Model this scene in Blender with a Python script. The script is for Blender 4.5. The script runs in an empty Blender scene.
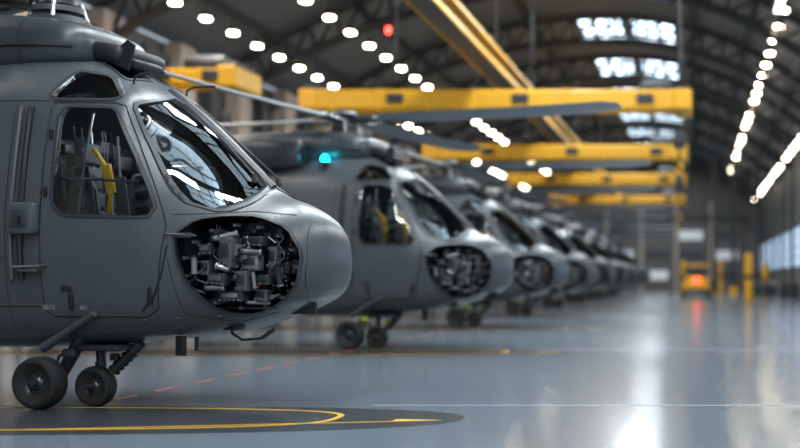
import bpy, bmesh, math, random
import numpy as np
from mathutils import Vector, Matrix
random.seed(7)
scene=bpy.context.scene
COL=scene.collection
try:
    scene.view_settings.view_transform='Standard'; scene.view_settings.look='None'
except Exception as ex: print('look',ex)

# ---------------------------------------------------------------- materials
def mat(name,color,rough=0.5,metal=0.0,emit=None,es=0.0,bump=0.0,bscale=40,var=0.0,vscale=3.0,spec=0.5,coat=0.0):
    m=bpy.data.materials.new(name); m.use_nodes=True
    nt=m.node_tree; b=nt.nodes['Principled BSDF']
    b.inputs['Base Color'].default_value=(*color,1)
    b.inputs['Roughness'].default_value=rough
    b.inputs['Metallic'].default_value=metal
    b.inputs['Specular IOR Level'].default_value=spec
    b.inputs['Coat Weight'].default_value=coat
    b.inputs['Coat Roughness'].default_value=.25
    if emit: 
        b.inputs['Emission Color'].default_value=(*emit,1); b.inputs['Emission Strength'].default_value=es
    if bump or var:
        tc=nt.nodes.new('ShaderNodeTexCoord')
    if bump:
        n=nt.nodes.new('ShaderNodeTexNoise'); n.inputs['Scale'].default_value=bscale; n.inputs['Detail'].default_value=4
        nt.links.new(tc.outputs['Object'],n.inputs['Vector'])
        bp=nt.nodes.new('ShaderNodeBump'); bp.inputs['Strength'].default_value=bump; bp.inputs['Distance'].default_value=0.01
        nt.links.new(n.outputs['Fac'],bp.inputs['Height']); nt.links.new(bp.outputs['Normal'],b.inputs['Normal'])
    if var:
        n=nt.nodes.new('ShaderNodeTexNoise'); n.inputs['Scale'].default_value=vscale; n.inputs['Detail'].default_value=6
        nt.links.new(tc.outputs['Object'],n.inputs['Vector'])
        mx=nt.nodes.new('ShaderNodeMix'); mx.data_type='RGBA'
        mx.inputs[6].default_value=(*[c*(1-var) for c in color],1); mx.inputs[7].default_value=(*[min(1,c*(1+var)) for c in color],1)
        nt.links.new(n.outputs['Fac'],mx.inputs[0]); nt.links.new(mx.outputs[2],b.inputs['Base Color'])
    return m
def glassmat(name,tint,f0=0.06):
    m=bpy.data.materials.new(name); m.use_nodes=True; nt=m.node_tree
    for n in list(nt.nodes): nt.nodes.remove(n)
    o=nt.nodes.new('ShaderNodeOutputMaterial'); t=nt.nodes.new('ShaderNodeBsdfTransparent'); t.inputs[0].default_value=(*tint,1)
    g=nt.nodes.new('ShaderNodeBsdfGlossy'); g.inputs['Roughness'].default_value=0.03; g.inputs[0].default_value=(1,1,1,1)
    f=nt.nodes.new('ShaderNodeFresnel'); f.inputs[0].default_value=1.42
    mx=nt.nodes.new('ShaderNodeMixShader')
    nt.links.new(f.outputs[0],mx.inputs[0]); nt.links.new(t.outputs[0],mx.inputs[1]); nt.links.new(g.outputs[0],mx.inputs[2])
    nt.links.new(mx.outputs[0],o.inputs[0]); return m

M_hull=mat('hull_grey_paint',(0.062,0.073,0.082),0.36,0.0,bump=0.03,bscale=8,var=0.16,vscale=2.5,coat=.15)
M_hull2=mat('hull_dark_paint',(0.034,0.042,0.049),0.36,var=0.1,coat=.15)
M_in=mat('cabin_liner',(0.035,0.037,0.04),0.7)
M_seam=mat('panel_seam',(0.010,0.011,0.013),0.6)
M_rivet=mat('rivet_metal',(0.14,0.155,0.17),0.35,0.4)
M_frame=mat('window_frame_paint',(0.03,0.036,0.041),0.4)
M_black=mat('matte_black',(0.01,0.01,0.011),0.5)
M_rubber=mat('tyre_rubber',(0.01,0.01,0.01),0.7,bump=0.2,bscale=60)
M_hub=mat('wheel_hub_metal',(0.08,0.085,0.09),0.35,0.7)
M_steel=mat('brushed_steel',(0.40,0.41,0.42),0.3,0.9)
M_alu=mat('dull_aluminium',(0.22,0.23,0.24),0.45,0.6)
M_dk=mat('dark_equipment',(0.028,0.03,0.034),0.45,0.2)
M_md=mat('grey_equipment',(0.09,0.095,0.10),0.45,0.3)
M_seat=mat('seat_cloth',(0.09,0.095,0.10),0.85,bump=0.3,bscale=80)
M_yel=mat('safety_yellow',(0.80,0.40,0.008),0.42,var=0.08)
M_yel2=mat('harness_yellow',(0.85,0.45,0.01),0.6)
M_red=mat('signal_red',(0.6,0.03,0.02),0.4)
M_glass=glassmat('cockpit_glass',(0.74,0.78,0.80))
M_blade=mat('rotor_blade_paint',(0.24,0.26,0.28),0.35)
M_teal=mat('teal_beacon',(0,0.6,0.6),0.3,emit=(0.0,0.75,0.9),es=40)
M_screen=mat('instrument_display',(0.02,0.05,0.06),0.2,emit=(0.1,0.35,0.4),es=0.3)
M_white=mat('stencil_white',(0.3,0.32,0.33),0.6)
M_green=mat('zinc_chromate_green',(0.3,0.38,0.03),0.5)

# ---------------------------------------------------------------- mesh builder
class MB:
    def __init__(s): s.v=[];s.f=[];s.m=[];s.mats=[];s.sm=[]
    def mi(s,m):
        if m not in s.mats: s.mats.append(m)
        return s.mats.index(m)
    def add(s,vs,fs,m,smooth=False):
        o=len(s.v); s.v+=[tuple(v) for v in vs]; k=s.mi(m)
        for f in fs: s.f.append([i+o for i in f]); s.m.append(k); s.sm.append(smooth)
    def box(s,c,d,m,rot=None,bev=0.0,taper=1.0):
        x,y,z=[a/2 for a in d]; b=min(bev,x*.9,y*.9,z*.9)
        if b<=0:
            vs=[Vector((i*x*(taper if k>0 else 1),j*y*(taper if k>0 else 1),k*z)) for k in(-1,1) for j in(-1,1) for i in(-1,1)]
            fs=[(0,2,3,1),(4,5,7,6),(0,1,5,4),(2,6,7,3),(0,4,6,2),(1,3,7,5)]
        else:
            bm=bmesh.new(); bmesh.ops.create_cube(bm,size=1.0)
            for v in bm.verts: v.co=Vector((v.co.x*2*x,v.co.y*2*y,v.co.z*2*z))
            bmesh.ops.bevel(bm,geom=bm.edges[:],offset=b,segments=2,affect='EDGES',profile=0.5)
            bm.verts.index_update()
            vs=[v.co.copy() for v in bm.verts]
            if taper!=1:
                for v in vs:
                    t=1+(taper-1)*(v.z/z+1)/2; v.x*=t; v.y*=t
            fs=[[v.index for v in f.verts] for f in bm.faces]; bm.free()
        R=rot if rot is not None else Matrix.Identity(3)
        s.add([R@v+Vector(c) for v in vs],fs,m)
    def cyl(s,p1,p2,r,m,n=16,r2=None,caps=True):
        p1=Vector(p1);p2=Vector(p2); r2=r if r2 is None else r2
        d=(p2-p1); 
        if d.length<1e-6:return
        q=d.to_track_quat('Z','Y').to_matrix()
        vs=[];
        for p,rr in((p1,r),(p2,r2)):
            for i in range(n):
                a=2*math.pi*i/n; vs.append(p+q@Vector((math.cos(a)*rr,math.sin(a)*rr,0)))
        s.add(vs,[(i,(i+1)%n,n+(i+1)%n,n+i) for i in range(n)],m,True)
        if caps: s.add(vs,[list(range(n))[::-1],list(range(n,2*n))],m)
    def tube(s,pts,r,m,n=6):
        pts=[Vector(p) for p in pts]; N=len(pts); vs=[]
        up=Vector((0.13,0.2,0.97))
        for i,p in enumerate(pts):
            t=(pts[min(i+1,N-1)]-pts[max(i-1,0)]).normalized()
            a=t.cross(up)
            if a.length<0.05: a=t.cross(Vector((0,1,0)))
            a.normalize(); b=t.cross(a)
            for k in range(n):
                an=2*math.pi*k/n; vs.append(p+a*math.cos(an)*r+b*math.sin(an)*r)
        fs=[(i*n+k,i*n+(k+1)%n,(i+1)*n+(k+1)%n,(i+1)*n+k) for i in range(N-1) for k in range(n)]
        s.add(vs,fs,m,True); s.add(vs,[list(range(n))[::-1],list(range((N-1)*n,N*n))],m)
    def lathe(s,c,axis,prof,m,n=32):
        q=Vector(axis).to_track_quat('Z','Y').to_matrix(); vs=[]
        for h,r in prof:
            for i in range(n):
                a=2*math.pi*i/n; vs.append(Vector(c)+q@Vector((math.cos(a)*r,math.sin(a)*r,h)))
        P=len(prof)
        fs=[(j*n+i,j*n+(i+1)%n,(j+1)*n+(i+1)%n,(j+1)*n+i) for j in range(P-1) for i in range(n)]
        s.add(vs,fs,m,True)
    def prism(s,poly,axis,a,b,m):
        n=len(poly)
        def P(u,w,h): 
            return {'y':(u,h,w),'x':(h,u,w),'z':(u,w,h)}[axis]
        vs=[P(u,w,a) for u,w in poly]+[P(u,w,b) for u,w in poly]
        s.add(vs,[list(range(n)),list(range(n,2*n))[::-1]]+[((i+1)%n,i,n+i,n+(i+1)%n) for i in range(n)],m)
    def ring(s,pi,po,axis,a,b,m):
        n=len(pi)
        def P(u,w,h): 
            return {'y':(u,h,w),'x':(h,u,w),'z':(u,w,h)}[axis]
        vs=[P(u,w,a) for u,w in pi]+[P(u,w,a) for u,w in po]+[P(u,w,b) for u,w in pi]+[P(u,w,b) for u,w in po]
        fs=[]
        for i in range(n):
            j=(i+1)%n
            fs+=[(i,j,n+j,n+i),(2*n+i,3*n+i,3*n+j,2*n+j),(i,2*n+i,2*n+j,j),(n+i,n+j,3*n+j,3*n+i)]
        s.add(vs,fs,m)
    def loft(s,rings,m,cap=True):
        n=len(rings[0]); vs=[p for r in rings for p in r]
        fs=[(j*n+i,j*n+(i+1)%n,(j+1)*n+(i+1)%n,(j+1)*n+i) for j in range(len(rings)-1) for i in range(n)]
        s.add(vs,fs,m,True)
        if cap: s.add(vs,[list(range(n))[::-1],list(range((len(rings)-1)*n,len(rings)*n))],m,True)
    def mesh(s,name,fix=True):
        me=bpy.data.meshes.new(name); me.from_pydata(s.v,[],s.f)
        for m in s.mats: me.materials.append(m)
        for i,p in enumerate(me.polygons): p.material_index=s.m[i]; p.use_smooth=s.sm[i]
        if fix:
            bm=bmesh.new(); bm.from_mesh(me); bmesh.ops.remove_doubles(bm,verts=bm.verts[:],dist=1e-5)
            bmesh.ops.recalc_face_normals(bm,faces=bm.faces[:]); bm.to_mesh(me); bm.free()
        me.update(); return me
    def obj(s,name,parent=None,fix=True,angle=40):
        me=s.mesh(name,fix)
        if any(s.sm): me.set_sharp_from_angle(angle=math.radians(angle))
        o=bpy.data.objects.new(name,me); COL.objects.link(o)
        if parent: o.parent=parent
        return o
def RX(a):return Matrix.Rotation(math.radians(a),3,'X')
def RY(a):return Matrix.Rotation(math.radians(a),3,'Y')
def RZ(a):return Matrix.Rotation(math.radians(a),3,'Z')
def empty(name,loc=(0,0,0),rz=0):
    e=bpy.data.objects.new(name,None); COL.objects.link(e); e.location=loc; e.rotation_euler=(0,0,math.radians(rz)); e.empty_display_size=0.3; return e

# ---------------------------------------------------------------- fuselage surface
ST={
 0.0:[(0,1.36),(.06,1.365),(.10,1.39),(.125,1.43),(.125,1.50),(.10,1.54),(.07,1.57),(.035,1.585),(0,1.59)],
 -.025:[(0,1.25),(.10,1.255),(.19,1.30),(.24,1.39),(.24,1.53),(.21,1.61),(.14,1.67),(.07,1.695),(0,1.70)],
 -.1:[(0,1.13),(.17,1.14),(.31,1.21),(.39,1.36),(.39,1.55),(.33,1.70),(.23,1.80),(.11,1.84),(0,1.85)],
 -.35:[(0,.99),(.28,1.01),(.48,1.09),(.61,1.3),(.61,1.57),(.53,1.81),(.37,1.95),(.18,2.02),(0,2.04)],
 -.7:[(0,.87),(.34,.89),(.6,1.0),(.75,1.25),(.76,1.6),(.68,1.88),(.48,2.05),(.24,2.15),(0,2.18)],
 -.95:[(0,.80),(.4,.82),(.67,.93),(.83,1.22),(.84,1.64),(.77,1.92),(.56,2.15),(.29,2.34),(0,2.41)],
 -1.43:[(0,.70),(.55,.72),(.82,.88),(.94,1.25),(.97,1.68),(.89,2.02),(.67,2.45),(.35,2.77),(0,2.86)],
 -1.7:[(0,.67),(.58,.69),(.86,.86),(.98,1.27),(1.01,1.75),(.93,2.18),(.72,2.7),(.37,3.0),(0,3.08)],
 -2.0:[(0,.64),(.6,.66),(.88,.83),(1.01,1.28),(1.03,1.8),(.95,2.45),(.74,3.05),(.40,3.25),(0,3.3)],
 -2.6:[(0,.6),(.62,.62),(.92,.8),(1.04,1.3),(1.06,1.85),(.98,2.6),(.84,3.15),(.52,3.5),(0,3.6)],
 -3.3:[(0,.58),(.65,.6),(.95,.78),(1.07,1.3),(1.09,1.9),(1.01,2.6),(.88,3.2),(.52,3.57),(0,3.66)],
 -5.0:[(0,.58),(.66,.6),(.96,.78),(1.08,1.3),(1.1,1.9),(1.02,2.6),(.86,3.15),(.5,3.42),(0,3.48)],
 -7.0:[(0,.66),(.62,.7),(.9,.9),(1.0,1.4),(1.0,1.9),(.92,2.5),(.74,2.95),(.42,3.15),(0,3.2)],
 -8.3:[(0,1.15),(.35,1.2),(.52,1.35),(.6,1.7),(.6,2.05),(.54,2.4),(.42,2.68),(.22,2.82),(0,2.86)],
 -9.5:[(0,1.62),(.2,1.65),(.31,1.75),(.37,1.95),(.37,2.15),(.33,2.37),(.25,2.53),(.13,2.62),(0,2.65)],
 -11.5:[(0,1.9),(.11,1.92),(.18,1.98),(.22,2.1),(.22,2.22),(.2,2.34),(.15,2.44),(.08,2.49),(0,2.51)],
 -12.6:[(0,2.08),(.07,2.1),(.11,2.13),(.13,2.2),(.13,2.27),(.12,2.34),(.09,2.4),(.05,2.43),(0,2.44)]}
sx=np.array(sorted(ST.keys())); SV=np.array([ST[k] for k in sx])
h=np.diff(sx)[:,None,None]; dl=np.diff(SV,axis=0)/h
T=np.zeros_like(SV)
for i in range(1,len(sx)-1):
    a,b=dl[i-1],dl[i]; w1=2*h[i]+h[i-1]; w2=h[i]+2*h[i-1]
    with np.errstate(all='ignore'):
        t=(w1+w2)/(w1/a+w2/b)
    T[i]=np.where(a*b>0,t,0)
T[0]=dl[0];T[-1]=dl[-1]
def ctrl(x):
    x=min(max(x,sx[0]),sx[-1]); i=min(np.searchsorted(sx,x,side='right')-1,len(sx)-2)
    H=sx[i+1]-sx[i]; t=(x-sx[i])/H
    return SV[i]*(2*t**3-3*t**2+1)+T[i]*H*(t**3-2*t**2+t)+SV[i+1]*(-2*t**3+3*t**2)+T[i+1]*H*(t**3-t**2)
def catc(P,k):
    n=len(P); out=[]
    for i in range(n):
        p0,p1,p2,p3=P[(i-1)%n],P[i],P[(i+1)%n],P[(i+2)%n]
        for j in range(k):
            t=j/k
            out.append(0.5*((2*p1)+(-p0+p2)*t+(2*p0-5*p1+4*p2-p3)*t*t+(-p0+3*p1-3*p2+p3)*t**3))
    return np.array(out)
KS=6
def secpts(x,off=0):
    c=ctrl(x); full=np.vstack([c,[(-p[0],p[1]) for p in c[-2:0:-1]]])
    return catc(full,KS)
def half(x):
    return secpts(x)[:8*KS+1]
def side_y(x,z):
    p=half(x); return float(np.interp(z,p[:,1],np.abs(p[:,0])))
def surf(x,z,off=0.0,side=-1):
    e=0.02
    y=side_y(x,z); dyx=(side_y(x+e,z)-side_y(x-e,z))/(2*e); dyz=(side_y(x,z+e)-side_y(x,z-e))/(2*e)
    n=Vector((-dyx,1,-dyz)).normalized(); p=Vector((x,y,z))+n*off
    return Vector((p.x,side*p.y,p.z))
xs=[0,-.01,-.025,-.045,-.07,-.1,-.135,-.175]+[-.22-.05*i for i in range(66)]
x=xs[-1]
while x>-12.5: x-=0.25; xs.append(max(x,-12.6))
def hullmesh(name,xlist,m1,m2=None):
    mb=MB(); rings=[]
    for x in xlist:
        rings.append([(x,p[0],p[1]) for p in secpts(x)])
    mb.mi(m1)
    if m2: mb.mi(m2)
    mb.loft(rings,m1)
    return mb.mesh(name)
def tmpobj(me):
    o=bpy.data.objects.new('tmp',me); COL.objects.link(o); return o
def evalmesh(o,name):
    dg=bpy.context.evaluated_depsgraph_get(); dg.update()
    me=bpy.data.meshes.new_from_object(o.evaluated_get(dg)); me.name=name; return me
def shell(me,th,off,mo=0,outer=0.0):
    o=tmpobj(me.copy())
    if outer:
        d=o.modifiers.new('d','DISPLACE'); d.strength=outer; d.mid_level=0
    s=o.modifiers.new('s','SOLIDIFY'); s.thickness=th; s.offset=off; s.material_offset=mo; s.use_even_offset=False
    return o
def boolm(o,cut,op):
    b=o.modifiers.new('b','BOOLEAN'); b.operation=op; b.object=cut; b.solver='EXACT'
def chaikin(p,k=2,f=.18):
    for _ in range(k):
        q=[]
        n=len(p)
        for i in range(n):
            a=p[i];b=p[(i+1)%n]
            q+=[(a[0]*(1-f)+b[0]*f,a[1]*(1-f)+b[1]*f),(a[0]*f+b[0]*(1-f),a[1]*f+b[1]*(1-f))]
        p=q
    return p
def outset(p,d):
    n=len(p); A=sum(p[i][0]*p[(i+1)%n][1]-p[(i+1)%n][0]*p[i][1] for i in range(n)); s=1 if A>0 else -1
    out=[]
    for i in range(n):
        a=Vector(p[i-1]);b=Vector(p[i]);c=Vector(p[(i+1)%n])
        t1=(b-a).normalized();t2=(c-b).normalized()
        nn=Vector((t1.y,-t1.x))*s+Vector((t2.y,-t2.x))*s; nn.normalize()
        out.append((b.x+nn.x*d,b.y+nn.y*d))
    return out
door_win=chaikin([(-2.51,1.93),(-1.42,1.90),(-1.99,2.94),(-2.05,2.99),(-2.53,3.0)],2,.10)
roof_win=chaikin([(-2.70,3.10),(-2.00,3.10),(-2.26,3.36),(-2.54,3.40)],2,.12)
top_win=chaikin([(-2.13,.07),(-2.50,.07),(-2.50,.36),(-2.15,.44)],2,.12)
top_winm=[(a,-b) for a,b in top_win]
ws=chaikin([(.055,2.27),(.4,2.13),(.74,1.97),(.80,2.05),(.68,2.98),(.64,3.05),(.055,3.21)],1,.12)
wsm=[(-a,b) for a,b in ws]
cabwin=chaikin([(-5.3,2.0),(-4.3,2.0),(-4.3,2.8),(-5.3,2.8)],2)
BX=.15
bay=chaikin([(-1.40,1.72),(-1.22,1.87),(-.98,1.91),(-.72,1.91),(-.46,1.80),(-.32,1.55),(-.36,1.25),(-.52,1.07),(-.80,.94),(-1.06,.97),(-1.3,1.24),(-1.39,1.5)],1)
bay=[(a+BX,b) for a,b in bay]
wins=[(door_win,'y',-2,2),(roof_win,'y',-2,-.50),(roof_win,'y',.50,2),(top_win,'z',3.25,4.2),(top_winm,'z',3.25,4.2),(ws,'x',-2.05,.4),(wsm,'x',-2.05,.4),(cabwin,'y',-2,2)]
c1=MB()
for p,a,lo,hi in wins: c1.prism(p,a,lo,hi,M_black)
cutter=tmpobj(c1.mesh('cut'))
c2=MB(); c2.prism(bay,'y',-2,-0.05,M_black); cutbay=tmpobj(c2.mesh('cutb'))
c3=MB()
for p,a,lo,hi in wins: c3.ring(p,outset(p,.028),a,lo,hi,M_frame)
c3.ring(bay,outset(bay,.022),'y',-2,-.05,M_frame)
cutring=tmpobj(c3.mesh('cutr'))
hm=hullmesh('hull_src',xs,M_hull,M_in)
o1=shell(hm,.035,-1,1); boolm(o1,cutter,'DIFFERENCE'); boolm(o1,cutbay,'DIFFERENCE')
me_hull=evalmesh(o1,'fuselage')
xf=[x for x in xs if x>-6.2]
hf=hullmesh('hull_front',xf,M_glass)
o2=shell(hf,.008,-1,0,-0.01); boolm(o2,cutter,'INTERSECT'); me_glass=evalmesh(o2,'glazing')
hf2=hullmesh('hull_front2',xf,M_frame)
o3=shell(hf2,.05,-1,0,0.012); boolm(o3,cutring,'INTERSECT'); me_frame=evalmesh(o3,'window_frames')
print('HULL',len(hm.polygons),len(me_hull.polygons),len(me_glass.polygons),len(me_frame.polygons))
for me in(me_hull,me_glass,me_frame):
    for p in me.polygons:p.use_smooth=True
    me.set_sharp_from_angle(angle=math.radians(32))
for o in(o1,o2,o3,cutter,cutbay,cutring): bpy.data.objects.remove(o)

# ---------------------------------------------------------------- heli parts
def ell(x,hw,z0,z1,n=32,p=3.4):
    c=(z0+z1)/2; hh=(z1-z0)/2; r=[]
    for i in range(n):
        a=2*math.pi*i/n; ca,sa=math.cos(a),math.sin(a)
        r.append((x,hw*math.copysign(abs(ca)**(2/p),ca),c+hh*math.copysign(abs(sa)**(2/p),sa)))
    return r
parts={}
mb=MB()
mb.loft([ell(*a) for a in [(-2.60,.34,3.58,3.76),(-2.64,.50,3.52,3.90),(-2.85,.60,3.46,4.0),(-3.2,.66,3.42,4.06),(-3.8,.68,3.36,4.12),(-5,.66,3.3,4.1),(-6.3,.62,3.1,4.0),(-7.3,.5,2.9,3.75),(-8.2,.3,2.7,3.3),(-8.6,.1,2.7,2.95)]],M_hull2)
for s in(-1,1):
    mb.loft([[(a[0],a[1]+s*.72,a[2]) for a in ell(*q)] for q in [(-3.75,.2,3.42,3.8),(-3.8,.26,3.36,3.86),(-4.4,.3,3.3,3.92),(-5.6,.3,3.25,3.9),(-6.4,.25,3.25,3.8),(-6.6,.2,3.3,3.75)]],M_hull2)
    mb.cyl((-3.70,s*.72,3.61),(-3.9,s*.72,3.61),.17,M_black)
    mb.cyl((-6.5,s*.74,3.52),(-6.9,s*.86,3.54),.19,M_black,r2=.22)
mb.box((-2.50,0,3.66),(.42,.76,.2),M_black,bev=.07,rot=RY(12))
mb.box((-2.34,0,3.58),(.24,.46,.1),M_dk,bev=.03,rot=RY(20))
for s in(-1,1):
    mb.tube([(-2.7,s*.57,3.68),(-3.2,s*.67,3.70),(-4,s*.69,3.70),(-5,s*.68,3.68),(-6,s*.65,3.6)],.014,M_seam)
for xx,hw,zz in((-3.25,.668,4.068),(-4.1,.688,4.125)):
    mb.tube([(q[0],q[1]*1.005,3.7+(q[2]-3.7)*1.005) for q in ell(xx,hw,3.38,zz)],.006,M_seam)
parts['engine_cowling']=mb
mb=MB()
def fin(pts,t,m):
    mb.prism(pts,'y',-t,t,m)
fin([(-11.5,2.35),(-12.7,2.35),(-13.3,4.0),(-12.75,4.05)],.05,M_hull)
mb.box((-12.2,0,2.2),(.75,2.6,.05),M_hull,bev=.02)
mb.cyl((-12.95,0,3.75),(-12.95,-.3,3.8),.08,M_dk)
for k in range(4):
    R=RY(45+90*k); mb.box(Vector((-12.95,-.28,3.8))+R@Vector((.62,0,0)),(1.1,.02,.14),M_blade,rot=R)
mb.cyl((-10.6,0,2.0),(-10.6,0,.42),.05,M_dk); 
parts['tail_fin']=mb
mb=MB(); rv=MB()
S=.18
def line(pts,r=.0045,off=.001,side=-1,m=None,dx=0):
    P=[]; pts=[(a+dx,b) for a,b in pts]
    for (a,b) in zip(pts[:-1],pts[1:]):
        L=math.hypot(b[0]-a[0],b[1]-a[1]); k=max(2,int(L/.05))
        for i in range(k): 
            t=i/k; P.append((a[0]+(b[0]-a[0])*t,a[1]+(b[1]-a[1])*t))
    P.append(pts[-1])
    for sd in((-1,1) if side==0 else (side,)):
        mb.tube([surf(x,z,off,sd) for x,z in P],r,m or M_seam,5)
def rivets(pts,sd=-1,off=0,sp=.055,dx=0):
    for (a,b) in zip(pts[:-1],pts[1:]):
        L=math.hypot(b[0]-a[0],b[1]-a[1]); k=max(1,int(L/sp))
        for i in range(k):
            t=(i+.5)/k; x=a[0]+(b[0]-a[0])*t+dx; z=a[1]+(b[1]-a[1])*t
            c=surf(x,z,.0,sd); n=(surf(x,z,.02,sd)-c).normalized()
            rv.cyl(c,c+n*.004,.0065,M_rivet,6,r2=.004)
line([(-2.80,3.0),(-2.80,1.0),(-2.7,.92),(-1.74,.92),(-1.62,1.0),(-1.5,1.80),(-1.54,1.92),(-2.10,3.02),(-2.2,3.05),(-2.80,3.05)],.008,side=0,dx=S-.02)
line([(-1.30,1.92),(-.95,1.93),(-.62,1.96),(-.3,1.93)],side=0)
line([(-3.2,3.05),(-3.2,.82)],side=0,r=.004,dx=S)
line([(-7,1.5),(-3.15,1.5)],side=0,r=.004,dx=S)
line([(-7,1.02),(-2.82,1.02)],side=0,r=.005,dx=S)
line([(-1.32,1.5),(-1.23,.95),(-.85,.86),(-.5,.96)],side=0,r=.004)
line([(-.17,1.86),(-.13,1.5),(-.17,1.16)],side=0,r=.004)
line([(-2.86,3.07),(-3.3,3.08),(-5,3.0)],side=0,dx=S)
rivets([(-2.86,2.95),(-2.86,.95)],dx=S);rivets([(-3.14,2.95),(-3.14,.95)],dx=S)
rivets([(-2.6,1.80),(-1.6,1.78)],dx=S);rivets([(-2.6,.98),(-1.75,.98)],dx=S)
rivets([(-7,1.56),(-3.25,1.56)]);rivets([(-2.7,1.55),(-1.6,1.55)],sp=.09,dx=S)
ob=outset(bay,.05); rivets([(a,b) for a,b in ob if a<-.22]+[],sp=.045)
rivets([(-.31,1.1),(-.6,.93),(-1.2,.85),(-1.9,.78),(-3,.74)])
rivets([(-1.53,1.68),(-1.64,1.05)],dx=S);rivets(outset(door_win,.06)+[outset(door_win,.06)[0]],sp=.05)
rivets([(-2.9,3.12),(-3.5,3.14)],sp=.06)
rivets([(-.9,2.0),(-.5,1.96),(-.25,1.88)]);rivets([(-3.4,2.4),(-3.4,1.1)])
parts['panel_seams']=mb
parts['rivets']=rv
mb=MB()
def on(x,z,off=0,sd=-1): return surf(x+S,z,off,sd)
for sd in(-1,1):
    mb.tube([on(-3.02,3.0-k*.09,.02,sd) for k in range(20)],.03,M_black,8)
    mb.tube([on(-3.12,3.0-k*.09,.025,sd) for k in range(20)],.022,M_md,8)
    mb.box(on(-2.96,1.88,.05,sd),(.30,.12,.32),M_hull,bev=.045)
    mb.box(on(-2.96,1.88,.115,sd),(.17,.02,.17),M_hull2,bev=.01)
    mb.box(on(-2.94,1.86,.13,sd),(.03,.02,.07),M_black)
    mb.tube([on(-1.52,1.72,.0,sd),on(-1.5,1.72,.05,sd),on(-1.27,1.71,.05,sd),on(-1.25,1.71,0,sd)],.014,M_md)
    mb.box(on(-1.36,1.71,.03,sd),(.2,.03,.05),M_hull2,bev=.01)
    mb.tube([on(-3.06,1.42,.0,sd),on(-3.06,1.41,.07,sd),on(-2.76,1.42,.07,sd),on(-2.76,1.43,0,sd)],.016,M_md)
    mb.box(on(-2.91,1.38,.04,sd),(.22,.08,.035),M_md,bev=.01)
    mb.box(on(-2.52,1.13,.0,sd),(.045,.03,.28),M_black,bev=.01)
    mb.box(on(-2.58,1.2,.004,sd),(.07,.02,.05),M_black,bev=.01)
    mb.box(on(-1.70,1.14,.0,sd),(.05,.03,.20),M_black,bev=.01)
    mb.tube([on(-1.50,1.62,.01,sd),on(-1.56,1.35,.012,sd),on(-1.66,1.12,.012,sd),on(-1.8,.98,.01,sd)],.007,M_black)
    mb.box(on(-2.77,2.72,.015,sd),(.03,.03,.1),M_black,bev=.006);mb.box(on(-2.77,2.15,.015,sd),(.03,.03,.1),M_black,bev=.006)
    for q in(.62,.95,1.3,1.62):
        a=surf(-q-.0,.93-.06*q+.06,.01,sd); mb.box(a,(.06,.02,.02),M_md,bev=.004)
    b0=Vector((-.84,sd*.22,2.28)); mb.cyl(b0,b0+Vector((-.02,0,.07)),.03,M_black)
    mb.tube([b0+Vector((-.02,0,.08)),Vector((-1.2,sd*.16,2.68)),Vector((-1.6,sd*.12,3.03))],.012,M_black)
    mb.tube([Vector((-1.1,sd*.16,2.59)),Vector((-1.72,sd*.1,3.13))],.017,M_black)
    mb.tube([(-2.1,sd*.42,3.28),(-2.08,sd*.42,3.37),(-2.0,sd*.42,3.4),(-1.74,sd*.42,3.4)],.014,M_dk)
    mb.cyl((-2.08,sd*1.0,.95),(-2.76,sd*.88,.6),.03,M_hull,r2=.05)
post=[]
for x in [-.78-.08*i for i in range(16)]:
    post.append((x,0,half(x)[-1][1]+.0))
mb.tube(post,.045,M_hull2,8)
mb.prism([(-2.50,3.58),(-2.24,3.46),(-2.16,3.72),(-2.24,3.78)],'y',-.33,-.30,M_black)
mb.box((-1.42,-.6,.62),(.12,.02,.2),M_black,bev=.006);mb.box((-1.28,-.55,.64),(.03,.03,.14),M_black)
mb.tube([(-1.0,-.4,.82),(-.95,-.45,.74),(-.8,-.5,.68),(-.58,-.52,.70)],.014,M_black)
mb.cyl((-.58,-.52,.70),(-.46,-.5,.79),.02,M_black)
mb.box((-1.0,-.35,.80),(.2,.12,.06),M_black,bev=.02)
parts['exterior_fittings']=mb
# nose avionics bay content
rnd=random.Random(11)
mb=MB()
CX=-.86+BX
mb.box((CX-.02,-.10,1.4),(1.0,.03,.94),M_dk)
mb.box((CX-.1,-.32,1.0),(.7,.40,.02),M_dk)
def inb(x,z,k=1.0):
    return abs(((x-CX)/.5))**2+abs((z-1.41)/.42)**2<k
cols=[M_dk,M_md,M_black,M_dk,M_black]
for i in range(80):
    x=rnd.uniform(CX-.45,CX+.42);z=rnd.uniform(1.04,1.80)
    if not inb(x,z,.9):continue
    hw=side_y(x,z); y=-rnd.uniform(.15,max(.2,hw-.2)); d=(rnd.uniform(.05,.16),rnd.uniform(.06,.14),rnd.uniform(.04,.14))
    mb.box((x,y,z),d,rnd.choice(cols),bev=.006)
def lru(x,z,w,hh,m,d=.16,face=M_black,tilt=0,back=.05):
    y=-(side_y(CX+x,z)-back-d/2)
    X_=CX+x; R=RY(tilt)
    def L(a,b,c): return Vector((X_,y,z))+R@Vector((a,b,c))
    mb.box(L(0,0,0),(w,d,hh),m,rot=R,bev=.012)
    mb.box(L(-w*.04,-d/2-.003,hh*.08),(w*.7,.012,hh*.45),face,rot=R,bev=.004)
    for k in range(int(w/.05)): mb.cyl(L(-w*.38+k*.05,-d/2,-hh*.34),L(-w*.38+k*.05,-d/2-.025,-hh*.34),.010,M_steel,8)
    for sx_ in(-1,1):
        for sz in(-1,1): mb.cyl(L(sx_*w*.44,-d/2,sz*hh*.42),L(sx_*w*.44,-d/2-.012,sz*hh*.42),.008,M_alu,6)
lru(-.10,1.55,.13,.30,M_md,.2,M_dk,0,.02); lru(.12,1.66,.20,.10,M_dk); lru(-.30,1.58,.13,.11,M_dk,.1,M_md,-6); lru(.27,1.50,.09,.22,M_md,.1,M_black,3,.1)
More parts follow.
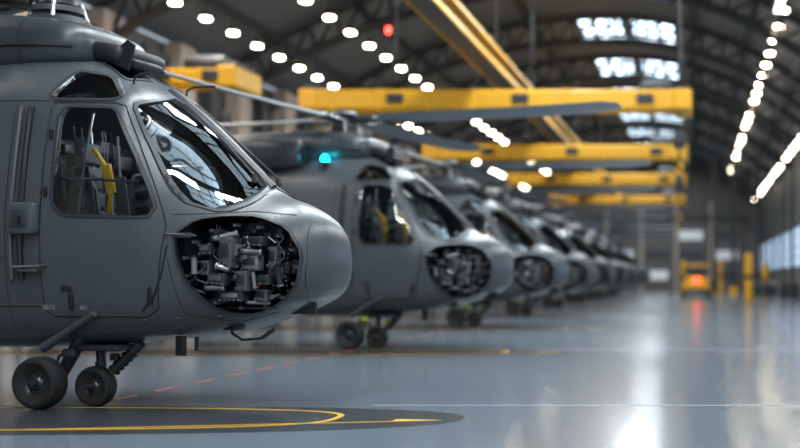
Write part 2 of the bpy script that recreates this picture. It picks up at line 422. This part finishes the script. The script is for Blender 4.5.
lru(.08,1.45,.18,.16,M_alu,.12,M_dk,0,.09); lru(-.33,1.40,.10,.15,M_md,.12,M_black,0,.1); lru(-.20,1.29,.20,.12,M_dk,.14,M_md,4)
lru(.03,1.27,.12,.20,M_md,.16,M_dk,0,.03); lru(.20,1.28,.15,.10,M_dk,.12,M_black,-4); lru(-.10,1.12,.26,.10,M_dk,.14,M_alu); lru(.16,1.13,.13,.12,M_md,.1,M_black,5)
def cy(x,z,x2,z2,r,m,b=.06):
    a=Vector((CX+x,-(side_y(CX+x,z)-b),z)); c=Vector((CX+x2,-(side_y(CX+x2,z2)-b),z2)); mb.cyl(a,c,r,m,14); d=(c-a).normalized()
    mb.cyl(a,a+d*.02,r*1.25,M_black,14); mb.cyl(c-d*.02,c,r*1.25,M_alu,14)
cy(-.24,1.68,-.02,1.74,.028,M_alu);cy(.02,1.56,.20,1.55,.03,M_md);cy(-.40,1.52,-.40,1.34,.03,M_alu);cy(.33,1.42,.34,1.22,.03,M_dk)
cy(-.06,1.38,-.2,1.42,.034,M_steel);cy(.14,1.38,.14,1.2,.02,M_steel,.03);cy(-.30,1.20,-.12,1.2,.026,M_md,.03);cy(.0,1.06,.2,1.05,.02,M_alu)
for i in range(38):
    x=rnd.uniform(CX-.44,CX+.4);z=rnd.uniform(1.06,1.77)
    if not inb(x,z,.85):continue
    y=-(side_y(x,z)-.06)
    k=rnd.random()
    if k<.25: mb.cyl((x,y,z),(x+rnd.uniform(-.08,.08),y+.02,z+rnd.uniform(-.12,.12)),rnd.uniform(.005,.011),rnd.choice([M_alu,M_md,M_black,M_black]),10)
    elif k<.6: mb.cyl((x,y,z),(x,y+.12,z),rnd.uniform(.015,.03),rnd.choice([M_alu,M_md,M_black]),14)
    else:
        mb.tube([(x+.12*math.sin(t*.9+i)*(t/6),y+.02*math.cos(t),z-.035*t+.1) for t in range(7)],.006,rnd.choice([M_black,M_black,M_dk,M_md]))
mb.box((CX+.14,-.60,1.22),(.03,.03,.03),M_red,bev=.006)
for a in range(0,360,24):
    x=CX+.49*math.cos(math.radians(a));z=1.41+.41*math.sin(math.radians(a)); y=-(side_y(x,z)-.08)
    mb.box((x,y,z),(.03,.09,.03),M_md)
parts['avionics_bay']=mb
# cockpit interior
mb=MB()
mb.box((-2.3,0,1.02),(2.0,1.5,.04),M_dk)
for s in(-1,1):
    c=Vector((-2.26,s*.45,0))
    mb.box(c+Vector((0,0,1.5)),(.5,.48,.14),M_seat,bev=.04)
    mb.box(c+Vector((0,0,1.25)),(.36,.36,.4),M_dk,bev=.02)
    mb.box(c+Vector((-.27,0,2.0)),(.12,.48,.9),M_seat,rot=RY(-8),bev=.05)
    for q in(-.17,0,.17):
        for j in range(4): mb.box(c+Vector((-.20-.03*j+.04,q,1.72+.19*j)),(.06,.13,.16),M_seat,rot=RY(-8),bev=.025)
    mb.box(c+Vector((-.34,0,2.58)),(.1,.28,.22),M_seat,rot=RY(-8),bev=.03)
    for q in(-.25,.25):
        mb.box(c+Vector((-.2,q,1.95)),(.3,.02,.8),M_md,rot=RY(-8),bev=.008)
        mb.tube([c+Vector((-.38,q,1.3)),c+Vector((-.46,q,2.0)),c+Vector((-.52,q,2.85))],.016,M_alu)
        mb.tube([c+Vector((-.33,q*.5,2.5)),c+Vector((-.16,q*.45,2.2)),c+Vector((-.12,q*.3,1.7))],.018,M_alu)
    for j in range(5): mb.box(c+Vector((-.2,-.27,1.7+.17*j)),(.16,.02,.08),M_black,rot=RY(-8),bev=.008)
    mb.tube([c+Vector((-.20,-.10,2.62)),c+Vector((0,-.16,2.42)),c+Vector((.08,-.2,2.15)),c+Vector((.02,-.16,1.95))],.022,M_yel2)
    mb.box(c+Vector((.05,-.19,2.3)),(.10,.04,.30),M_yel2,rot=RY(-12),bev=.01)
    mb.tube([c+Vector((.45,0,1.1)),c+Vector((.38,0,1.5)),c+Vector((.3,.02,1.85))],.018,M_black)
    mb.box(c+Vector((.3,.02,1.9)),(.05,.05,.12),M_black,bev=.015)
    mb.tube([(-2.8,s*.8,2.3),(-2.2,s*.86,2.28),(-1.72,s*.84,2.25)],.016,M_steel)
    mb.tube([(-2.8,s*.86,1.0),(-2.8,s*.84,2.0),(-2.76,s*.78,2.95),(-2.5,s*.5,3.25)],.022,M_md)
    mb.tube([(-2.35,s*.9,1.9),(-2.32,s*.84,2.5),(-2.3,s*.75,2.95)],.014,M_alu)
    for j in range(4): mb.box((-2.36,s*.86,2.05+.2*j),(.08,.05,.1),M_md,bev=.01)
mb.box((-3.0,0,1.9),(.05,1.6,1.7),M_dk)
for i in range(34):
    mb.box((-2.93,rnd.uniform(-.75,.75),rnd.uniform(1.5,2.8)),(rnd.uniform(.04,.1),rnd.uniform(.05,.22),rnd.uniform(.05,.2)),rnd.choice([M_md,M_dk,M_alu,M_alu]),bev=.008)
for i in range(10):
    y=rnd.uniform(-.8,.8); mb.tube([(-2.9,y,1.2),(-2.88,y+.05,2.0),(-2.9,y-.04,2.9)],.01,rnd.choice([M_alu,M_md,M_black]))
mb.box((-1.42,0,1.75),(.12,1.25,.55),M_dk,rot=RY(-12),bev=.02)
mb.prism([(-1.66,1.98),(-1.0,1.9),(-.96,2.0),(-1.16,2.2),(-1.36,2.3),(-1.62,2.26)],'y',-.60,.60,M_hull2)
for s in(-1,1): mb.box((-1.42,s*.38,2.36),(.40,.38,.16),M_hull,bev=.06)
for y in(-.45,-.15,.15,.45): mb.box((-1.50,y,1.8),(.02,.22,.2),M_screen,rot=RY(-12))
mb.box((-1.9,0,1.35),(.7,.3,.55),M_dk,bev=.03)
mb.box((-2.35,0,3.1),(.6,.3,.1),M_dk,rot=RY(18),bev=.02)
for i in range(10): mb.box((-2.35+.05*(i%5)-.1,-.1+.2*(i//5),3.03+.0),(.02,.03,.05),M_alu)
mb.box((-1.58,-.66,2.12),(.05,.04,.14),M_yel2,bev=.01)
parts['cockpit_interior']=mb
RZH=4.34
mb=MB()
mb.cyl((-3.35,0,3.9),(-3.35,0,RZH),.1,M_dk); mb.cyl((-3.35,0,4.03),(-3.35,0,4.12),.38,M_dk,24,r2=.28)
mb.cyl((-3.35,0,4.17),(-3.35,0,4.23),.26,M_md,24)
for k in range(4):
    a=math.radians(90*k+30); mb.cyl((-3.35+.3*math.cos(a),.3*math.sin(a),4.05),(-3.35+.22*math.cos(a),.22*math.sin(a),RZH-.05),.025,M_steel)
parts['rotor_mast']=mb
def wheel(mb,c,R,w,ax=(0,1,0),brakes=True):
    prof=[(-w*.30,R*.45),(-w*.42,R*.62),(-w*.5,R*.8),(-w*.44,R*.93),(-w*.25,R*.99),(0,R),(w*.25,R*.99),(w*.44,R*.93),(w*.5,R*.8),(w*.42,R*.62),(w*.30,R*.45)]
    mb.lathe(c,ax,prof,M_rubber,36)
    A=Vector(ax).normalized(); c=Vector(c)
    mb.lathe(c,ax,[(-w*.32,0),(-w*.34,R*.2),(-w*.22,R*.28),(-w*.2,R*.42),(-w*.34,R*.5),(-w*.3,R*.56),(w*.3,R*.56),(w*.34,R*.5),(w*.2,R*.42),(w*.22,R*.28),(w*.34,R*.2),(w*.32,0)],M_hub,28)
    q=A.to_track_quat('Z','Y').to_matrix()
    for sg in(-1,1):
        mb.cyl(c+A*w*.28*sg,c+A*w*.52*sg,R*.13,M_dk,14)
        for k in range(8):
            a=math.radians(45*k); d=q@Vector((math.cos(a),math.sin(a),0))
            mb.cyl(c+d*R*.34+A*w*.2*sg,c+d*R*.34+A*w*.3*sg,R*.05,M_dk,6)
def gearmb(stm):
    mb=MB()
    wheel(mb,(-2.71,-.98,.262),.262,.2); wheel(mb,(-2.34,-.66,.205),.205,.15)
    mb.cyl((-2.71,-.98,.262),(-2.71,-.72,.262),.04,M_dk)
    mb.cyl((-2.71,-.76,.24),(-2.44,-.72,.72),.055,M_dk,r2=.07)
    mb.box((-2.60,-.76,.42),(.08,.08,.16),stm,rot=RY(30),bev=.015)
    mb.box((-2.48,-.86,.55),(.14,.06,.09),stm,bev=.02)
    mb.tube([(-2.67,-.82,.4),(-2.58,-.88,.52),(-2.41,-.86,.62)],.012,M_black)
    mb.cyl((-2.34,-.56,.205),(-2.34,-.82,.205),.03,M_dk)
    mb.cyl((-2.34,-.56,.205),(-2.38,-.56,.68),.04,M_dk,r2=.05)
    mb.cyl((-2.38,-.56,.45),(-2.36,-.56,.3),.045,stm)
    mb.cyl((-2.32,-.64,.22),(-1.94,-.56,.60),.03,M_steel)
    mb.cyl((-2.18,-.61,.36),(-1.90,-.56,.64),.05,M_dk)
    for k in range(5): mb.cyl(Vector((-2.18,-.61,.36)).lerp(Vector((-1.96,-.57,.58)),k/5),Vector((-2.18,-.61,.36)).lerp(Vector((-1.96,-.57,.58)),k/5+.07),.062,M_black)
    mb.box((-2.14,-.64,.50),(.09,.05,.07),stm,bev=.01)
    mb.box((-2.22,-.62,.60),(.5,.4,.06),M_dk,bev=.02)
    for s in(-1,1):
        wheel(mb,(-9.2,s*.95,.3),.3,.2)
        mb.cyl((-9.2,s*.95,.3),(-9.2,s*.72,.3),.045,M_dk); mb.cyl((-9.2,s*.74,.3),(-8.2,s*.4,1.3),.06,M_dk); mb.cyl((-9.2,s*.74,.3),(-8.9,s*.3,1.6),.045,M_steel)
    wheel(mb,(-10.6,0,.16),.16,.1); mb.cyl((-10.6,-.1,.16),(-10.6,.1,.16),.025,M_dk); mb.cyl((-10.6,.09,.16),(-10.6,.0,.45),.025,M_dk)
    return mb
gear1=gearmb(M_dk).obj('tmp_g1',angle=35); gear2=gearmb(M_green).obj('tmp_g2',angle=35)
me_gear1=gear1.data; me_gear2=gear2.data
bpy.data.objects.remove(gear1);bpy.data.objects.remove(gear2)
def rotor(angles,name):
    mb=MB()
    mb.cyl((0,0,-.08),(0,0,.1),.2,M_dk,24,r2=.14); mb.cyl((0,0,.08),(0,0,.16),.26,M_md,24,r2=.2); mb.cyl((0,0,.16),(0,0,.2),.08,M_dk)
    for a in angles:
        R=RZ(a)
        def T(p): return R@Vector(p)
        mb.box(T((.38,0,0)),(.5,.18,.13),M_dk,rot=R,bev=.03)
        mb.cyl(T((.25,.14,-.05)),T((.7,.12,-.02)),.03,M_steel)
        rings=[]
        for r,c,th,dz in [(.55,.14,.06,0),(.75,.18,.05,0),(1.0,.46,.045,-.01),(2,.52,.045,-.02),(3.5,.52,.04,-.01),(5.0,.52,.035,.02),(5.3,.46,.03,.03),(5.6,.26,.015,.03)]:
            off=-.12 if r>5.0 else 0
            pit=math.radians(-14) if r>.9 else 0
            rg=[]
            for u,w in [(.5,0),(.42,.6),(.2,1),(-.2,.6),(-.5,.05),(-.2,-.4),(.2,-.7),(.42,-.5)]:
                yy=c*u-c*.1; zz=th*w
                rg.append(T((r,off*(r-5.0)*2+yy*math.cos(pit)-zz*math.sin(pit),dz+yy*math.sin(pit)+zz*math.cos(pit))))
            rings.append(rg)
        mb.loft(rings,M_blade)
    o=mb.obj(name); me=o.data; bpy.data.objects.remove(o); return me
me_rf=rotor([172,184,160,196],'rotor_folded')
me_r=rotor([-3,87,177,267],'rotor')
me_r2=rotor([6,96,186,276],'rotor_b')
part_me={}
for k,m in parts.items():
    o=m.obj('tmp_'+k,angle=35 if k!='engine_cowling' else 50); part_me[k]=o.data; bpy.data.objects.remove(o)
def addchild(name,me,parent,loc=(0,0,0),rot=None):
    o=bpy.data.objects.new(name,me); COL.objects.link(o); o.parent=parent; o.location=loc
    if rot: o.rotation_euler=rot
    return o
SP=[11.45,20.7,29.7,38.7,47.7,56.7,65.7,74.7,83.7]
YAW=-11
def helicopter(i,Y):
    X=-3.65 if i==0 else -3.46
    e=empty('military_helicopter',(X,Y,0),YAW)
    addchild('fuselage',me_hull,e);addchild('glazing',me_glass,e);addchild('window_frames',me_frame,e)
    for k,me in part_me.items():
        if k in('rivets',) and i>1: continue
        addchild(k,me,e)
    addchild('landing_gear',me_gear1 if i==0 else me_gear2,e)
    addchild('main_rotor',me_rf if i==0 else (me_r if i%2 else me_r2),e,(-3.35,0,RZH))
    if i<3:
        l=bpy.data.lights.new('cockpit_fill','POINT'); l.energy=36 if i==0 else 16; l.shadow_soft_size=.12; l.color=(.95,.97,1)  # fill light added to brighten the dark cockpit interior, no fitting modelled
        o=bpy.data.objects.new('cockpit_fill',l); COL.objects.link(o); o.parent=e; o.location=(-2.1,0,2.92)
    return e
helis=[helicopter(i,Y) for i,Y in enumerate(SP)]
bc=MB(); bc.cyl((-3.3,-.82,3.2),(-3.3,-.82,3.42),.03,M_dk); bc.cyl((-3.3,-.82,3.42),(-3.3,-.82,3.46),.09,M_dk); bc.lathe((-3.3,-.82,3.46),(0,0,1),[(0,.065),(.05,.06),(.09,.04),(.11,0.001)],M_teal,16)
bc.obj('beacon',helis[1])
def text(body,x,z,size,parent):
    cu=bpy.data.curves.new('stencil','FONT'); cu.body=body; cu.size=size; cu.extrude=.001
    o=bpy.data.objects.new('stencil_text',cu); COL.objects.link(o); cu.materials.append(M_white)
    o.parent=parent; p=surf(x,z,.008,-1); o.location=p; o.rotation_euler=(math.radians(90+14),0,math.radians(0))
    return o
text('0013',-2.66,.99,.07,helis[0]); text('801',-2.26,.99,.06,helis[0])

# ---------------------------------------------------------------- hangar shell
XL,XR,YN,YF=-18.0,6.5,-14.0,112.0
EZ=9.3; AP=13.6; XC=-4.0
def roofz(x):
    u=(x-XC)/((XR-XC) if x>XC else (XC-XL))
    return EZ+(AP-EZ)*(1-abs(u)**2.1)
m=bpy.data.materials.new('epoxy_floor'); m.use_nodes=True; nt=m.node_tree; b=nt.nodes['Principled BSDF']
tc=nt.nodes.new('ShaderNodeTexCoord')
n=nt.nodes.new('ShaderNodeTexNoise'); n.inputs['Scale'].default_value=.35; n.inputs['Detail'].default_value=6; nt.links.new(tc.outputs['Object'],n.inputs['Vector'])
r=nt.nodes.new('ShaderNodeValToRGB'); r.color_ramp.elements[0].position=.3; r.color_ramp.elements[0].color=(.15,.185,.22,1); r.color_ramp.elements[1].position=.75; r.color_ramp.elements[1].color=(.175,.215,.255,1)
nt.links.new(n.outputs['Fac'],r.inputs[0]); nt.links.new(r.outputs[0],b.inputs['Base Color'])
b.inputs['Roughness'].default_value=.165
b.inputs['Specular IOR Level'].default_value=.85
M_floor=m
mb=MB(); mb.box(((XL+XR)/2,(YN+YF)/2,-.1),(XR-XL+.6,YF-YN,.2),M_floor); mb.obj('floor')
M_wall=mat('wall_cladding',(0.085,0.082,0.08),0.7,var=.2,vscale=.6)
M_walld=mat('wall_dark_panel',(0.035,0.04,0.045),0.7)
M_col=mat('concrete_column',(0.36,0.31,0.26),0.8,bump=.1,var=.15)
M_roof=mat('roof_sheet',(0.13,0.14,0.15),0.6)
M_truss=mat('truss_steel',(0.03,0.034,0.038),0.5,.3)
M_trl=mat('grey_steel_beam',(0.09,0.092,0.095),0.5,.2)
M_sky=mat('skylight_pane',(0.8,0.85,.9),0.4,emit=(.66,.85,1.0),es=5)
M_win=mat('window_pane',(0.6,0.7,.8),0.3,emit=(.5,.7,1.0),es=1.0)
M_lamp=mat('lamp_lens',(1,1,1),0.4,emit=(1,.84,.62),es=38)
M_tube=mat('tube_lens',(1,1,1),0.4,emit=(.95,.97,1),es=6)
mb=MB(); mb.box((XL-.15,(YN+YF)/2,EZ/2),(.3,YF-YN,EZ),M_wall)
mb.obj('wall_left')
mb=MB()
for k in range(26):
    y=-10+k*4.8
    mb.box((XL+.35,y,EZ/2),(.6,1.1,EZ-.1),M_col,bev=.04); 
    mb.box((XL+.3,y+2.4,4.5),(.3,.35,8.6),M_walld)
for z in(3.2,6.3,8.6):
    mb.box((XL+.2,(YN+YF)/2,z),(.3,YF-YN-1,.3),M_walld)
mb.obj('wall_columns')
mb=MB()
mb.box((XR+.15,(YN+YF)/2,1.0),(.3,YF-YN,2.0),M_wall); mb.box((XR+.15,(YN+YF)/2,7.0),(.3,YF-YN,4.8),M_walld)
mb.obj('wall_right')
mb=MB()
mb.box((XR+.06,(YN+YF)/2,3.3),(.06,YF-YN,2.7),M_win)
mb.obj('window_1')
mb=MB()
y=YN+1
while y<YF:
    mb.box((XR+.02,y,3.3),(.06,.2,2.6),M_truss); y+=3.0
for z in(2.05,2.7,3.35,4.0,4.55): mb.box((XR+.02,(YN+YF)/2,z),(.05,YF-YN,.09),M_truss)
for k in range(16):
    y=-6+k*8; mb.box((XR-.1,y,EZ/2),(.2,.45,EZ),M_truss,bev=.02)
mb.obj('trim_1')
mb=MB(); 
prof=[(XL-.3,0),(XR+.3,0)]+[(x,roofz(x)+.1) for x in np.linspace(XR,XL,30)]
mb.prism(prof,'y',YF,YF+.3,M_wall); mb.obj('wall_far')
mb=MB()
M_winf=mat('far_window_pane',(0.5,0.55,.6),0.3,emit=(.9,.88,.8),es=.2)
for k in range(6):
    xx=-5.75+(k-2.5)*3.5; mb.box((xx,YF-.15,3.6),(3.3,.2,7.1),M_wall,bev=.03)
    mb.box((xx-1.5,YF-.3,4.5),(.3,.3,9),M_col)
    for j in range(3): mb.box((xx,YF-.27,1.6+2*j),(2.4,.05,.9),M_walld if (k+j)%3 else M_winf)
mb.box((-5.75,YF-.4,7.3),(21,.3,.3),M_truss)
mb.obj('door_1')
mb=MB()
X=list(np.linspace(XL-.2,XR+.2,41)); 
vs=[];fs=[]
for dz in(.15,.4):
    for x in X:
        xx=min(max(x,XL),XR)
        for y in(YN,YF+.3): vs.append((x,y,roofz(xx)+dz))
n=len(X)
for i in range(n-1):
    fs.append((2*i,2*i+2,2*i+3,2*i+1)); o=2*n; fs.append((o+2*i,o+2*i+1,o+2*i+3,o+2*i+2))
fs+= [(0,2*n,2*n+1,1)[::-1],(2*n-2,2*n-1,4*n-1,4*n-2)]
for e_ in(0,1):
    for i in range(n-1): fs.append((2*i+e_,2*i+2+e_,2*n+2*i+2+e_,2*n+2*i+e_))
mb.add(vs,fs,M_roof); mb.obj('ceiling')
mb=MB()
for k in range(13):
    y=3-4.75+k*9.5-3.1
    X=np.linspace(XL+.1,XR-.1,25)
    up=[Vector((x,y,roofz(x)-.05)) for x in X]
    lo=[Vector((x*0.97+XC*.03,y,roofz(x)-.95-.25*(1-abs((x-XC)/13.)))) for x in X]
    mb.tube(up,.15,M_truss,4); mb.tube(lo,.2,M_truss,4)
    for i in range(24):
        mb.cyl(up[i],lo[i],.07,M_truss,5,caps=False); mb.cyl(lo[i],up[i+1],.07,M_truss,5,caps=False)
for x in(-16,-13.2,-10.5,-7.8,-.2,2.2,4.6):
    mb.box((x,(YN+YF)/2,roofz(x)-.02),(.2,YF-YN-1,.24),M_truss)
mb.obj('roof_trusses')
mb=MB(); mf=MB()
for k in range(11):
    y=55.4+(k-5)*9.5
    for (a,b_) in((-5.7,-3.6),(-3.15,-1.05)):
        xs_=np.linspace(a,b_,4)
        for i in range(3):
            x0,x1=xs_[i],xs_[i+1]
            mb.add([(x0,y-2.6,roofz(x0)+.1),(x1,y-2.6,roofz(x1)+.1),(x1,y+2.6,roofz(x1)+.1),(x0,y+2.6,roofz(x0)+.1)],[(0,1,2,3)],M_sky)
        for yy in(y-2.6,y-.9,y+.9,y+2.6):mf.cyl((a,yy,roofz(a)+.05),(b_,yy,roofz(b_)+.05),.08,M_truss,4)
        for xx in xs_:mf.box((xx,y,roofz(xx)+.05),(.12,5.2,.1),M_truss)
mb.obj('window_2',fix=False); mf.obj('trim_2')
def lamprow(L,name='high_bay_lights'):
    lp=MB()
    for x,y,z,r in L:
        lp.cyl((x,y,z+.06),(x,y,z+.28),r*1.1,M_truss,12,r2=r*.5); lp.cyl((x,y,z),(x,y,z+.06),r,M_lamp,12)
        lp.cyl((x,y,z+.28),(x,y,z+.7),.02,M_truss,5)
    lp.obj(name)
lamprow([(-15,20+2.0*k,9.2,.15) for k in range(40)])
lamprow([(-13,25+2.4*k,10.5,.17) for k in range(34)])
lamprow([(3.2,30+2.6*k,11.0,.16) for k in range(30)])
lamprow([(5.6,30+2.6*k,8.7,.16) for k in range(30)])
for x,z,y0 in((-1.5,11.6,-10),(-7.5,11.6,16),(2.8,10.4,16)):
    tb=MB()
    for k in range(8):
        y=y0+k*6.5
        if y>38: continue
        tb.box((x,y,z+.12),(.3,5.4,.12),M_truss); tb.box((x,y,z+.03),(.2,5.2,.06),M_tube)
    tb.obj('strip_lights')
def area(x,y,z,sx_,sy_,P,col=(1,1,1),rot=(0,0,0)):  # added area lights carry the main illumination under the roof, no fixtures modelled
    l=bpy.data.lights.new('added_bay_light','AREA'); l.shape='RECTANGLE'; l.size=sx_; l.size_y=sy_; l.energy=P; l.color=col
    o=bpy.data.objects.new('added_ceiling_light',l); COL.objects.link(o); o.location=(x,y,z); o.rotation_euler=rot; return o
for y in(-6,4,14,24,34):
    area(-4,y,11.6,.5 if y>-6 else 4.0,8,760,(.9,.96,1))
    area(3.2,y,9.8,3.0,8,520,(.92,.97,1),(0,math.radians(25),0))  # added key light, tilted towards the helicopter row
    if y>10: area(-14,y,9.4,.5,8,440,(1,.93,.86))
for y in(46,60,74,88,102):
    area(-4,y,12.2,2,6,1000,(.9,.96,1))
    area(-15,y,9,1,6,400,(1,.9,.78),(0,math.radians(-40),0))

mb=MB()
mb.box((-6.5,50,7.9),(.62,118,.1),M_trl); mb.box((-6.5,50,8.15),(.12,118,.5),M_trl); mb.box((-6.5,50,8.42),(.7,118,.1),M_yel)
mb.box((-6.83,50,7.9),(.05,118,.16),M_yel);mb.box((-6.17,50,7.9),(.05,118,.16),M_yel)
for k in range(14): mb.cyl((-6.5,-4+8*k,8.45),(-6.5,-4+8*k,roofz(-6.5)-1.3),.04,M_truss,6)
mb.obj('crane_rail')
def crane(Y,xl,xr,z=6.64,hh=.60):
    e=empty('overhead_crane',(0,Y,0))
    mb=MB(); L=xr-xl; cx=(xl+xr)/2
    mb.box((cx,0,z),(L,.4,hh),M_yel,bev=.08); mb.box((cx,1.3,z),(L,.3,hh*.7),M_yel,bev=.05)
    for k in range(8): mb.box((xl+L*(k+.5)/8,-.0,z),(.10,.46,hh*1.06),M_yel,bev=.02)
    for k in range(3): mb.box((xl+L*(k+.7)/3,-.24,z+.02),(.5,.12,.28),M_dk,bev=.03)
    for x in(xl,xr): mb.box((x,.65,z),(.55,1.9,.62),M_yel,bev=.08); mb.box((x,.65,z+.38),(.4,1.3,.18),M_truss,bev=.04)
    mb.obj('girder',e)
    mb=MB(); hx=xr-.8
    mb.box((hx,.65,z+.35),(1.0,1.4,.3),M_dk,bev=.06); mb.cyl((hx-.4,.65,z+.5),(hx+.4,.65,z+.5),.25,M_md)
    mb.cyl((xr-.1,-.1,z-.3),(xr-.1,-.1,z-1.0),.02,M_black); mb.box((xr-.1,-.1,z-1.2),(.35,.3,.5),M_dk,bev=.05)
    mb.cyl((xr-.1,-.1,z-1.4),(xr-.1,-.1,z-1.9),.03,M_black); mb.tube([(xr-.1,-.1,z-1.9),(xr+.02,-.1,z-2.05),(xr-.1,-.1,z-2.2),(xr-.22,-.1,z-2.08)],.05,M_yel)
    mb.obj('hoist',e)
crane(33.4,-11.6,-.4); crane(46,-11.0,-.6,6.5); crane(60,-10.0,-.8,6.62); crane(74,-9.5,-1.0,6.5,.5)
crane(31,-17.2,-13.0,6.9,.45)
mb=MB()
for yy in(33.4,46,60,74):
    for x in(-9.2,-.5): mb.cyl((x,yy+.65,7.4),(x,yy+.65,roofz(x)-1.3),.04,M_truss,6)
mb.obj('crane_hangers')
def post(x,y,hh,m=M_yel,r=.16):
    e=MB(); e.cyl((x,y,0),(x,y,hh),r,m,14); e.cyl((x,y,hh),(x,y,hh+.08),r,m,14,r2=r*.5)
    e.cyl((x,y,hh*.5),(x,y,hh*.5+.2),r+.01,M_black,14); e.box((x,y,.02),(r*3.4,r*3.4,.04),M_truss); e.obj('safety_bollard')
post(2.75,58,2.5,r=.2); post(4.6,74,2.2); post(-.9,76,2.4,r=.12); post(1.9,86,2.6,r=.12)
mb=MB()
for x,y in((1.5,92),(2.9,86),(4.4,80)):
    mb.box((x,y,roofz(x)/2-.6),(.35,.35,roofz(x)-1.3),M_truss); mb.box((x,y,.3),(.6,.6,.6),M_yel,bev=.04)
mb.obj('steel_columns')
def tractor(X,Y,rz=0):
    e=empty('tow_tractor',(X,Y,0),rz)
    mb=MB(); mb.box((0,0,.65),(1.7,2.8,.6),M_yel,bev=.1); mb.box((0,-.6,1.15),(1.5,1.2,.5),M_yel,bev=.1)
    mb.box((0,.5,1.05),(1.3,.9,.2),M_dk,bev=.05); mb.box((0,.85,1.35),(1.1,.15,.6),M_dk,bev=.04)
    for a in(-.7,.7):
        for bb in(0.0,1.2): mb.cyl((a,bb,1.0),(a,bb,2.1),.05,M_dk,8)
    mb.box((0,.6,2.13),(1.6,1.5,.14),M_yel,bev=.03); mb.box((0,-1.42,.5),(1.5,.1,.25),M_dk,bev=.03)
    mb.obj('body',e)
    mb=MB()
    for a in(-.8,.8):
        for bb in(-.9,.9): wheel(mb,(a,bb,.38),.38,.28,(1,0,0))
    mb.obj('wheels',e)
    mb=MB(); M_rl=mat('tail_light_red',(1,.05,.03),.3,emit=(1,.04,.03),es=12)
    for a in(-.1,.1): mb.cyl((a,-1.2,1.18),(a,-1.26,1.18),.10,M_rl,14)
    mb.obj('lamps',e)
tractor(.05,72,0)
M_rl2=mat('warning_lamp_red',(1,.05,.03),.3,emit=(1,.05,.03),es=12)
for x,y,z in((-11.3,40.8,10.3),):
    wl=MB(); wl.cyl((x,y,z),(x,y,z+.2),.08,M_rl2,12); wl.cyl((x,y,z+.2),(x,y,roofz(x)-1.2),.02,M_truss,5); wl.obj('warning_lamp')
def cart(X,Y,m):
    e=MB(); e.box((X,Y,.6),(1.1,.6,.9),m,bev=.04)
    for k in range(4): e.box((X,Y-.31,.3+.2*k),(.98,.02,.16),M_dk); e.cyl((X-.2,Y-.33,.3+.2*k),(X+.2,Y-.33,.3+.2*k),.012,M_steel,6)
    for a in(-.45,.45):
        for b_ in(-.2,.2): e.cyl((X+a-.03,Y+b_,.08),(X+a+.03,Y+b_,.08),.08,M_rubber,10)
    e.tube([(X+.55,Y-.25,.9),(X+.68,Y-.25,1.05),(X+.68,Y+.25,1.05),(X+.55,Y+.25,.9)],.02,M_steel); e.obj('tool_cart')
cart(3.9,66,M_md); cart(4.8,75,M_md); cart(5.2,62,M_dk); cart(5.2,84,M_yel); cart(1.2,90,M_dk)
M_ln=mat('yellow_line_paint',(.75,.40,.01),.4); M_wl=mat('white_line_paint',(.36,.4,.44),.3); M_rd=mat('red_line_paint',(.34,.09,.07),.4)
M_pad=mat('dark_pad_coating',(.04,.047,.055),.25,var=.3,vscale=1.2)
def flat_ring(cx,cy,a,b,w,z,m,n=96):
    mb=MB(); vi=[];vo=[]
    pr=3.0
    for i in range(n):
        t=2*math.pi*i/n; c,s_=math.cos(t),math.sin(t)
        X_=math.copysign(abs(c)**(2/pr),c);Y_=math.copysign(abs(s_)**(2/pr),s_)
        vi.append((cx+X_*(a-w),cy+Y_*(b-w),z)); vo.append((cx+X_*a,cy+Y_*b,z))
    mb.add(vi+vo,[(i,(i+1)%n,n+(i+1)%n,n+i) for i in range(n)],m); return mb
for i,Y in enumerate(SP):
    cy_=Y-1.2
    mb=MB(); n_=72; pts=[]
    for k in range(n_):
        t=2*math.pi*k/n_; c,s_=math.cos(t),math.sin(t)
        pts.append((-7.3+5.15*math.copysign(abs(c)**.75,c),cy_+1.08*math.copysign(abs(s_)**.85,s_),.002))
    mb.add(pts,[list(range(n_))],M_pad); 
    r1=flat_ring(-8.2,cy_+.05,4.9,.88,.06,.004,M_ln)
    mb.add(r1.v,r1.f,M_ln)
    mb.add([(-6,cy_-.82,.005),(-2.35,cy_-.16,.005),(-2.35,cy_-.12,.005),(-6,cy_-.78,.005)],[(0,1,2,3)],M_ln)
    mb.add([(-2.75,cy_-.22,.006),(-2.3,cy_-.13,.006),(-2.75,cy_-.05,.006)],[(0,1,2)],M_ln)
    mb.obj('trim_%d'%(10+i),fix=False)
mb=MB()
mb.box((1.5,11.35,.0015),(9.6,.03,.003),M_wl); mb.box((1.5,20.2,.0015),(9.6,.05,.003),M_wl)
for k in range(60):
    mb.box((-6.2,12.0+k*1.0,.003),(.06,.62,.006),M_rd)
mb.obj('trim_3',fix=False)

w=bpy.data.worlds.new('world'); scene.world=w; w.use_nodes=True
bg=w.node_tree.nodes['Background']; bg.inputs[0].default_value=(.70,.82,.95,1); bg.inputs[1].default_value=1.0
cam=bpy.data.cameras.new('camera'); co=bpy.data.objects.new('camera',cam); COL.objects.link(co); scene.camera=co
co.location=(0,0,1.3); co.rotation_euler=(math.radians(90),0,0)
cam.sensor_width=36; cam.lens=50; cam.shift_x=-.37; cam.shift_y=.0675; cam.clip_end=300
cam.dof.use_dof=True; cam.dof.focus_distance=10.9; cam.dof.aperture_fstop=.52
